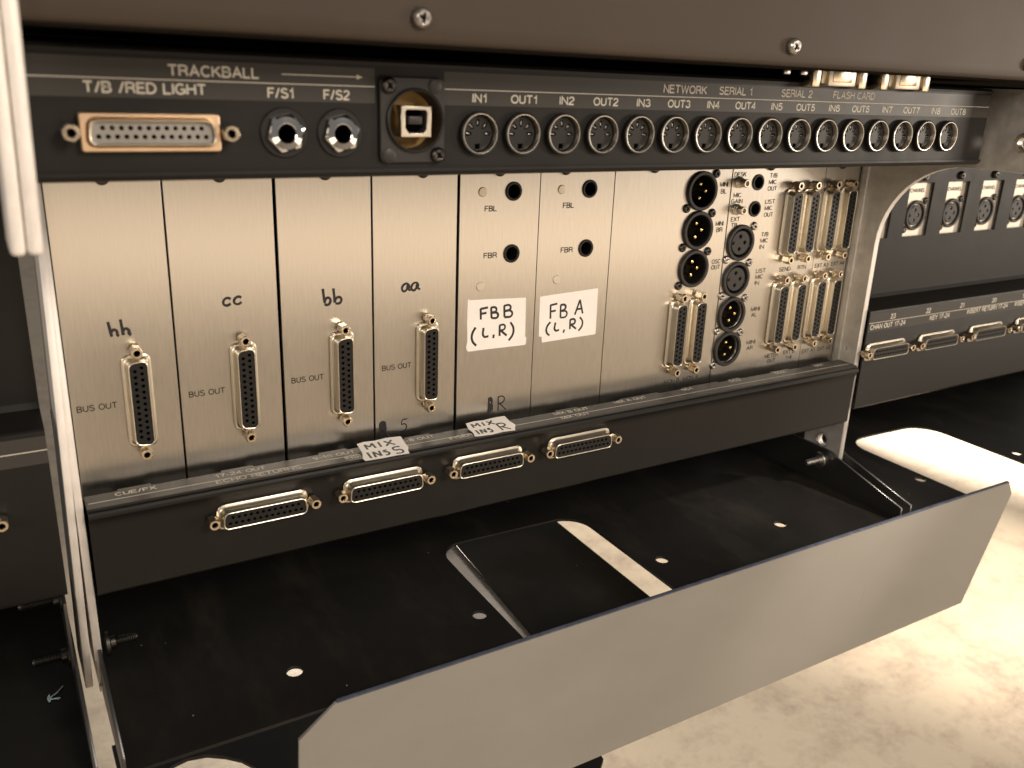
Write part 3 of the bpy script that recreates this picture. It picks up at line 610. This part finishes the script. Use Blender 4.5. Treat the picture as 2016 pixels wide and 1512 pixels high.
# round sockets
M['din_bezel'] = lathe_mesh([(8.1, 0), (8.1, 2.2), (7.85, 2.5), (7.4, 2.4)], 36)
DINRING = mat('socket_ring_metal', (0.82, 0.77, 0.68), 0.28, 1.0)
M['din_ring'] = lathe_mesh([(7.5, 2.3), (7.3, 2.62), (7.12, 2.6), (7.0, 2.3), (6.9, -1.6)], 36)
sl = []
for ang in (0, 45, 90, 135, 180):
    a = math.radians(ang); cx_, cz_ = 4.1*math.cos(a), 4.1*math.sin(a)-0.2
    sl.append([(cx_+1.45*math.cos(a)*math.cos(u)-0.75*math.sin(a)*math.sin(u), cz_+1.45*math.sin(a)*math.cos(u)+0.75*math.cos(a)*math.sin(u)) for u in [2*PI*k/12 for k in range(12)]])
M['din_insert'] = plate_mesh([circ(0, 0, 6.5, 32)]+sl+[rect(-1.1, 1.1, -5.9, -3.9)], 2.0, 0.15); M['din_insert'].transform(Matrix.Translation((0, 0.1*S, 0)))
M['din_back'] = lathe_mesh([(6.9, -2.0), (0, -2.0)], 24)
M['contact'] = box_mesh(-0.7, 0.7, 0.3, 1.8, -0.2, 0.1, 0.05)
for x in DINX:
    r = link('round_socket', M['din_bezel'], PLAS, t, (x, 0, bz(160.3)))
    link('ring', M['din_ring'], DINRING, r); link('insert', M['din_insert'], PLAS, r); link('socket_bottom', M['din_back'], HOLE, r)
    for ang in (0, 45, 90, 135, 180):
        a = math.radians(ang); link('contact', M['contact'], STEEL, r, (4.1*math.cos(a), 0, 4.1*math.sin(a)-0.2), (0, -a, 0))
# hexagonal jack nuts
M['washer'] = lathe_mesh([(8.3, 0), (8.3, 0.6), (8.0, 0.9), (5, 0.9)], 32)
bm = bmesh.new(); seg = 24
def hexr(k, f): 
    a = 2*PI*k/seg; return f*5.7/max(abs(math.cos((a % (PI/3))-PI/6)), 0.5)
rs = [[bm.verts.new((hexr(i, 1.0)*math.cos(2*PI*i/seg+0.25), -0.9, hexr(i, 1.0)*math.sin(2*PI*i/seg+0.25))) for i in range(seg)],
      [bm.verts.new((hexr(i, 1.0)*math.cos(2*PI*i/seg+0.25), -2.8, hexr(i, 1.0)*math.sin(2*PI*i/seg+0.25))) for i in range(seg)]]
for r_, h_ in ((5.4, 3.2), (3.4, 3.5), (3.1, 3.3), (3.0, -8)): rs.append([bm.verts.new((r_*math.cos(2*PI*i/seg+0.25), -h_, r_*math.sin(2*PI*i/seg+0.25))) for i in range(seg)])
for a, b in zip(rs, rs[1:]):
    for i in range(seg): bm.faces.new((a[i], b[i], b[(i+1) % seg], a[(i+1) % seg]))
bmesh.ops.recalc_face_normals(bm, faces=bm.faces[:]); M['nut'] = finish(bm, 'nut', 18)
M['bore'] = lathe_mesh([(3.0, 2.6), (2.9, -8), (0, -8)], 20)
for x in (70.0, 89.8):
    r = link('jack_socket', M['washer'], PLAS, t, (x, 0, bz(160.1))); link('hex_nut', M['nut'], CHROME, r); link('bore', M['bore'], HOLE, r)
# 25-way connector with the grey insert
M['wide_frame'] = plate_mesh([rrect(-20.9, 20.9, -5.9, 5.9, 1.0), dloop(37.2, 38.6, 8.6, 3.2)], 3.0, 0.5)
f = link('data_connector', M['wide_frame'], COPPERY, t, (27.4, -3.0, bz(160.1)))
link('inner_shell', M['shell'], NICKEL, f, (0.2, 4.4, 0)).scale = (0.965, 1, 0.93)
M['insert2'].transform(Matrix.Translation((0, 3.6*S, 0))); link('insert', M['insert2'], GREYP, f, (0.2, 2.2, 0)).scale = (0.96, 1, 0.92)
h = link('contact_holes', M['holes'], HOLE, f, (0.2, 5.4, 0)); h['kind'] = 'stuff'
for sx in (-1, 1): link('jackscrew', M['jack'], BRASS, f, (sx*23.52, 0.5, 0), (0, 0.3, 0)).scale = (1.05, 0.6, 1.05)
# usb socket in a square flange
u = link('usb_socket', plate_mesh([rrect(-12.6, 13.0, -14.8, 15.0, 2.4), circ(0.9, 0.1, 10.7, 40)], 1.8, 0.4), PLAS2, t, (117.0, -1.8, bz(164.6)))
link('bezel', lathe_mesh([(11.3, 0), (11.3, 1.0), (10.9, 1.3), (10.4, 1.0), (10.3, -9)], 40), PLAS, u, (0.9, 0, 0.1))
link('circuit_board', lathe_mesh([(10.3, -7.5), (0, -7.5)], 32), YELP, u, (0.9, 0, 0.1))
link('port_shell', plate_mesh([rect(-6.0, 6.0, -5.3, 5.5), [(-4.3, -2.2), (-2.9, -3.9), (2.9, -3.9), (4.3, -2.2), (4.3, 3.6), (3.6, 4.2), (-3.6, 4.2), (-4.3, 3.6)]], 9, 0.25), NICKEL, u, (0.9, -1.2, -0.3))
link('port_tongue', box_mesh(-2.7, 2.7, -0.4, 7, -1.3, 1.5, 0.3), PLAS2, u, (0.9, 0, 0.1)); link('port_back', box_mesh(-4.4, 4.4, 5.0, 5.5, -4.2, 4.6), HOLE, u, (0.9, 0, -0.3))
for a, b in ((-9.5, 12.0), (10.0, -12.0)): screw(u, a, -0.2, b, DSTEEL, 'screw', 'screw')
for a, b in ((8.8, 12.2), (-9.3, -12.2)): link('blank_boss', lathe_mesh([(2.6, 0), (2.6, 0.3), (2.2, 0.5), (0, 0.5)], 20), PLAS2, u, (a, 0, b))

# ------------------------------------------------------------------ top cover
t = thing('top_cover', 'wide brown-black cover panel with round head screws across the top', 'cover panel', (0, -125, 189.5))
arc = [(120, 5.5), (8, 5.5), (6, 4.5), (4.5, 2.4), (3.6, 1.0), (2.6, 0.2), (1.4, 0.1), (0.5, 0.7), (0, 2.0), (0, 6), (0, 90)]
link('cover_sheet', bent_sheet(arc, -8, 900, -1.2, 'cover_sheet', 50), COVER, t)
link('lip_shade_sheet', box_mesh(-8, 900, 4.5, 142, 0.1, 1.2), LIPSHADE, t)  # added dark sheet that gives the cover underside its shade
link('back_block', box_mesh(-8, 900, 142, 143, -10, 1.2), INTER, t)  # added near-black sheet shutting out light behind the gap
for x in (104.8, 271.5, 440.0): screw(t, x, -0.4, 7.8, STEEL, 'bigscrew', 'screw', 0.92)
# little metal-shelled sockets hanging behind the cover lip
for k, x in enumerate((336.5, 385.2)):
    g = thing('serial_socket', ['left of the two gold shelled sockets peeking under the cover lip', 'right of the two gold shelled sockets peeking under the cover lip'][k], 'socket', (x, -97, 189), 'gold sockets under the cover lip')
    link('shell', box_mesh(-9, 10, -1.5, 6, -6.0, 6, 0.8), NICKEL, g); link('collar', box_mesh(-11, 11.5, 1.0, 6, -5.0, 6.5, 0.6), NICKEL, g)
    link('inner_rim', box_mesh(-6.5, 6.8, -1.9, 0, -4.2, 4, 0.5), BRASS, g)
    for a in (-16.8, 15.6): link('latch_block', box_mesh(a-2.6, a+2.6, -1.2, 6, -6.6, 6, 0.6), BRASS, g)
g = thing('edge_clip', 'two tiny bright clip tips showing under the cover lip left of the gold sockets', 'clip', (300, -98, 188.5))
for a in (0, 11): link('clip_tip', box_mesh(a-2, a+2, 0, 1.5, -1.2, 0.8, 0.3), STEEL, g)

# ------------------------------------------------------------------ side plates
def side_loop():
    lp = [(14, 186), (14, -88), (-18.5, -88), (-18.5, 84)]
    cyy, czz, r = -73.5, 86.0, 55.0
    for k in range(0, 13):
        a = PI/2*k/12; lp.append((cyy+r*math.cos(a), czz+r*math.sin(a)))
    lp += [(-118, 141), (-118, 186)]
    return lp
M['side'] = plate_mesh([side_loop(), circ(-2.2, -60.5, 3.9, 24), circ(-9.4, 11.5, 1.3, 12), circ(-104.5, 157.5, 3.6, 24)], 4.2, 0.2, 'yz')
M['side'].materials.append(RAWALU); M['side'].materials.append(LITALU)
for p in M['side'].polygons:
    p.material_index = 1 if (p.normal.y < -0.25 or (p.normal.z < -0.3 and p.center.y < -20*S)) and abs(p.normal.x) < 0.8 else 0  # front-facing edges and arch underside take the brighter, lit tone
t = thing('side_plate', 'raw aluminium side plate with a curved edge right of the module panels', 'side plate', (488.4, 0, 0), 'aluminium side plates')
o = link('plate_sheet', M['side'], RAWALU, t)
link('countersink', lathe_mesh([(5.6, 0.15), (5.6, 0.25), (5.3, 0.25), (3.6, -1.6)], 28), STEEL, t, (0, -2.2, -60.5), (0, 0, -PI/2))
link('bushing', lathe_mesh([(5.4, 0.15), (5.4, 1.4), (4.9, 1.7), (3.4, 1.4), (3.2, -2)], 28), NICKEL, t, (0, -104.5, 157.5), (0, 0, -PI/2))
link('edge_angle', box_mesh(-1.6, 0.0, -5.5, 0, -2, 146, 0.3), RAWALU, t)
M['sidel'] = plate_mesh([[(14, 150), (14, -86), (-18.5, -86), (-18.5, 150)]], 3.1, 0.25, 'yz')
t = thing('side_plate', 'raw aluminium side plate edge-on beside the leftmost module panel', 'side plate', (-4.3, 0, 0), 'aluminium side plates')
link('plate_sheet', M['sidel'], LITALU, t)
link('foot_tab', box_mesh(0.1, 3.0, -19.6, -16, -89.5, -86.2, 0.3), LITALU, t)
t2 = thing('side_plate', 'pitted aluminium side plate edge-on at the far left, its foot drifting left', 'side plate', (-7.9, 0, 0), 'aluminium side plates')
o = link('plate_sheet', M['sidel'], LITALU, t2, (0.2, -0.3, 0)); o.rotation_euler = (0, math.radians(1.3), 0)
def cheek(label, x0, x1):
    g = thing('edge_bar', label, 'metal bar', (x0, -130, 130), 'pale metal edge bars')
    link('bar', box_mesh(0, x1-x0, 0, 22, 0, 90, 1.6, seg=3), LITALU, g)
    g.rotation_euler = (0, math.radians(1.5), 0)
cheek('blurred bright metal bar, right one of the pair at the top left', -13.2, -9.2)
cheek('blurred bright metal bar, left one of the pair at the top left', -17.4, -13.5)

# ------------------------------------------------------------------ cable trays
TZ = -92
def tray(name, label, x0, x1, notch, holes, left_fl=True, right_fl=True, back=110):
    t = thing(name, label, 'cable tray', (x0, 0, TZ), 'black cable trays below the panels')
    w = x1-x0
    (a, b, yr, r) = notch
    lp = [(0, back), (0, -74.6)]
    if a is not None:
        lp += [(a-x0-1.5, -74.6), (a-x0-0.5, 0)]
        lp += [(a-x0+r-r*math.cos(PI/2*k/8), yr-r+r*math.sin(PI/2*k/8)) for k in range(9)]
        lp += [(b-x0-r*1.1+r*1.1*math.sin(PI/2*k/8), yr-2-r*1.1+r*1.1*math.cos(PI/2*k/8)) for k in range(9)]
        lp += [(b-x0-1.5, -74.6)]
    lp += [(w, -74.6), (w, back)]
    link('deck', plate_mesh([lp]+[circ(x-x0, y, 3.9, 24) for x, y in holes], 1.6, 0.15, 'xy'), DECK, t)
    fl = [(back, -0.5), (back, 27), (-8, 26.6), (-14, 25.9), (-19, 23.8), (-75.2, 8.7), (-75.2, -0.5)]
    M.setdefault('fl', plate_mesh([fl], 1.6, 0.2, 'yz'))
    if left_fl: link('side_flange', M['fl'], GLOSSB, t, (0.0, 0, 0))
    if right_fl: link('side_flange', M['fl'], GLOSSB, t, (w-1.6, 0, 0))
    link('rear_light_block', box_mesh(0, w, back, back+1.5, -1, 95), INTER, t)  # added near-black sheet that cuts light coming from behind
    return t
M['bolt'] = None
def bolt(parent, x, y, z, ln, sgn, m=DSTEEL):
    """threaded bolt pointing along x*sgn with its collar at the flange"""
    prof = [(6.3, 0), (6.3, 1.4), (5.6, 1.9), (3.4, 2.0), (3.4, 4.0), (2.2, 4.2)]
    h = 4.4
    while h < ln: prof += [(2.45, h), (2.05, h+0.45)]; h += 0.9
    prof += [(1.6, ln+0.6), (0, ln+0.6)]
    o = link('bolt', lathe_mesh(prof, 20, smooth=20), m, parent, (x, y, z)); o.rotation_euler = (0, 0, PI/2 if sgn > 0 else -PI/2)
    return o
tc_ = tray('cable_tray', 'black cable tray with a central notch and four round holes behind the slanted front plate', -3.0, 488.0, (191.5, 293, 33, 16), [(78.4, -42.5), (180, -42), (306.8, -41.8), (408.3, -41.8)])
bolt(tc_, 489.2, -4.5, 16.8, 14, -1, STEEL)
bolt(tc_, 4.6, -5, 17.5, 13, 1)
tr_ = tray('cable_tray', 'black cable tray with a bright floor showing through its notch, at the far right', 496.5, 980, (570, 667.5, 39, 22), [(560.5, -39), (681.2, -42.2)])
tl_ = tray('cable_tray', 'black cable tray with two threaded bolts and a scrap of lint, at the lower left', -480, -11.5, (None, 0, 0, 0), [])
bolt(tl_, 466.9, -8, 19.0, 15, -1); bolt(tl_, 466.9, -4, 46.0, 17, -1)
link('side_bracket', box_mesh(466.0, 467.4, -24, 10, 20, 54, 0.3), GLOSSB, tl_)

# slanted front plate in one even warm grey
t = thing('front_plate', 'long grey plate with clipped corners leaning in front of the trays', 'cover plate', (0, -77, -90))
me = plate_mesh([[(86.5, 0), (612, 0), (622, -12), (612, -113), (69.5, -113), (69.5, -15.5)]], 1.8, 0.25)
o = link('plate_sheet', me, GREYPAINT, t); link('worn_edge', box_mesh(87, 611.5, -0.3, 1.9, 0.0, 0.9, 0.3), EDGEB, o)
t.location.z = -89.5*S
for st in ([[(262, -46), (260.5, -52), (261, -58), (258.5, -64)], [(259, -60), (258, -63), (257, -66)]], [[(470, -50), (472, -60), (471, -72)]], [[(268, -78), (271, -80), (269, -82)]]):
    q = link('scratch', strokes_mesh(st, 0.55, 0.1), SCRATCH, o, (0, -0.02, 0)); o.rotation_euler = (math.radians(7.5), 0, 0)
# channel beam under the notch
t = thing('support_beam', 'black channel running front to back below the tray notch', 'beam', (262, 0, -118))
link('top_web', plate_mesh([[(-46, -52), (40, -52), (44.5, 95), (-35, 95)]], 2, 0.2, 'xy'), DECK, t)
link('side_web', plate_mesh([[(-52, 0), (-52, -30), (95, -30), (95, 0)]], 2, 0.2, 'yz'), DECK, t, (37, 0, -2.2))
link('side_ledge', plate_mesh([[(-95, -52), (-40, -52), (-30, 95), (-95, 95)]], 1.5, 0.2, 'xy'), LITALU, t, (0, 0, -4))
# low black shelf showing left of the front plate
t = thing('lower_shelf', 'low black shelf with a rounded opening, seen left of the front plate', 'shelf', (0, 0, -230))
sh = [(5.6, 120), (5.6, -58), (255, -58), (268, -47), (276, -40), (282, -10), (282, 120)]
arcp = [(21, -50), (26, 72), (30, 80), (36, 84.5), (45, 86.5), (56, 84), (66, 77), (74, 69), (82, 55), (90, 30), (96, -50)]
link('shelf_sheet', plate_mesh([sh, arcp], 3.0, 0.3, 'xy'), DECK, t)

# ------------------------------------------------------------------ neighbouring bays
t = thing('channel_panel', 'black back panel with a row of round CHANNEL sockets in small aluminium windows, right bay', 'connector panel', (497, 0, 0))
WX = [(497.5, 523.5), (539.8, 566.4), (582.8, 608.2), (625.2, 651.6), (668, 694.5), (711, 737)]
link('upper_sheet', plate_mesh([rect(-4, 480, 42, 186)]+[rect(a-497, b-497, 85.4, 123) for a, b in WX], 1.6, 0.1), BLACK, t, (0, -1.6, 0))
for k, (a, b) in enumerate(WX):
    link('window_plate', box_mesh(a-497-4, b-497+3, 1.6, 3.2, 80, 128), WINALU, t)
    xx = [511, 553.3, 595.2, 637.2, 680, 722][k]
    f = xlr(t, xx-497, 1.2, 100, True, DSTEEL, 10.2, 10.6); f.scale = (0.94, 1, 0.94)
    text(t, 'CHANNEL', a-497+5, 1.45, 116.0, 2.9, 16.5)
    screw(t, xx-497, -1.7, 127.5, DSTEEL, 'capt', 'fixing_screw')
link('lower_face', bent_sheet([(-1.6, 46), (-3, 43.5), (-20, 40.5), (-20.8, 39.8), (-21, 39), (-21, -30), (-20, -31.5), (-10, -32)], -4, 480, 1.2, 'lower_face'), BLACK, t)
link('label_strip', box_mesh(-3.6, 480, -21.1, -21.0, 25.2, 38.2), STRIP, t); link('rule_line', box_mesh(-3.6, 480, -21.16, -21.1, 31.3, 31.65), INKW, t)
for s, x, z, w in (('23', 515.4, 32.7, 5.4), ('22', 555, 32.8, 5.4), ('21', 595.4, 33.0, 5.0), ('20', 635.2, 33.2, 5.8), ('19', 675.6, 33.2, 5.8), ('CHAN OUT 17-24', 495.2, 26.7, 38.0), ('KEY 17-24', 560.8, 26.9, 23.5), ('INSERT RETURN 17-24', 605.6, 27.3, 52.5), ('INSERT SEND 17-24', 667.6, 27.5, 48)):
    text(t, s, x-497, -21.2, z, 3.7, w, INKW)
for x in (514.5, 572.2, 633.4, 694): dsub(t, x-497, -21.05, 10.8)
t = thing('channel_panel', 'black back panel with a plain grey label strip at the left edge', 'connector panel', (-480, 0, 0))
link('upper_sheet', box_mesh(0, 468.5, -1.6, 0, 42, 186), BLACK, t)
link('lower_face', bent_sheet([(-1.6, 46), (-3, 43.5), (-20, 40.5), (-20.8, 39.8), (-21, 39), (-21, -34), (-20, -36), (-10, -36.5)], 0, 468.5, 1.2, 'lower_face'), BLACK, t)
link('label_strip', box_mesh(0, 468.5, -21.1, -21.0, 26.1, 37.9), STRIP, t); link('rule_line', box_mesh(0, 468.5, -21.16, -21.1, 31.7, 32.05), INKW, t)
dsub(t, 480-54.9, -21.05, 5)

# ------------------------------------------------------------------ scrap of pale lint on the left tray
g = thing('lint_scrap', 'frayed scrap of pale blue lint lying on the lower left tray', 'lint', (-22, -10, TZ+0.5))
fib = []
for k in range(16):
    q = random.uniform(-0.5, 0.5)
    if k < 7: fib.append([(-2.6+q, -3.2-q*0.5), (-1.8+q*0.8, -0.6), (0.6+q*0.4, 1.2+q), (3.4+q, 4.8+q*1.5)])
    elif k < 12: fib.append([(-2.4+q*0.8, -3.6+q*0.3), (-2.6+q, -0.5), (-2.3+q*0.6, 1.4+q)])
    else: fib.append([(-1.6+q, -2.2+q*0.6), (0.4, -2.5+q*0.8), (1.8+q, -3.2+q)])
o = strokes(g, fib, 0, 0, 0.3, 0.38, BLUE, 'fibre_tuft', flat=True, sq=1.0)
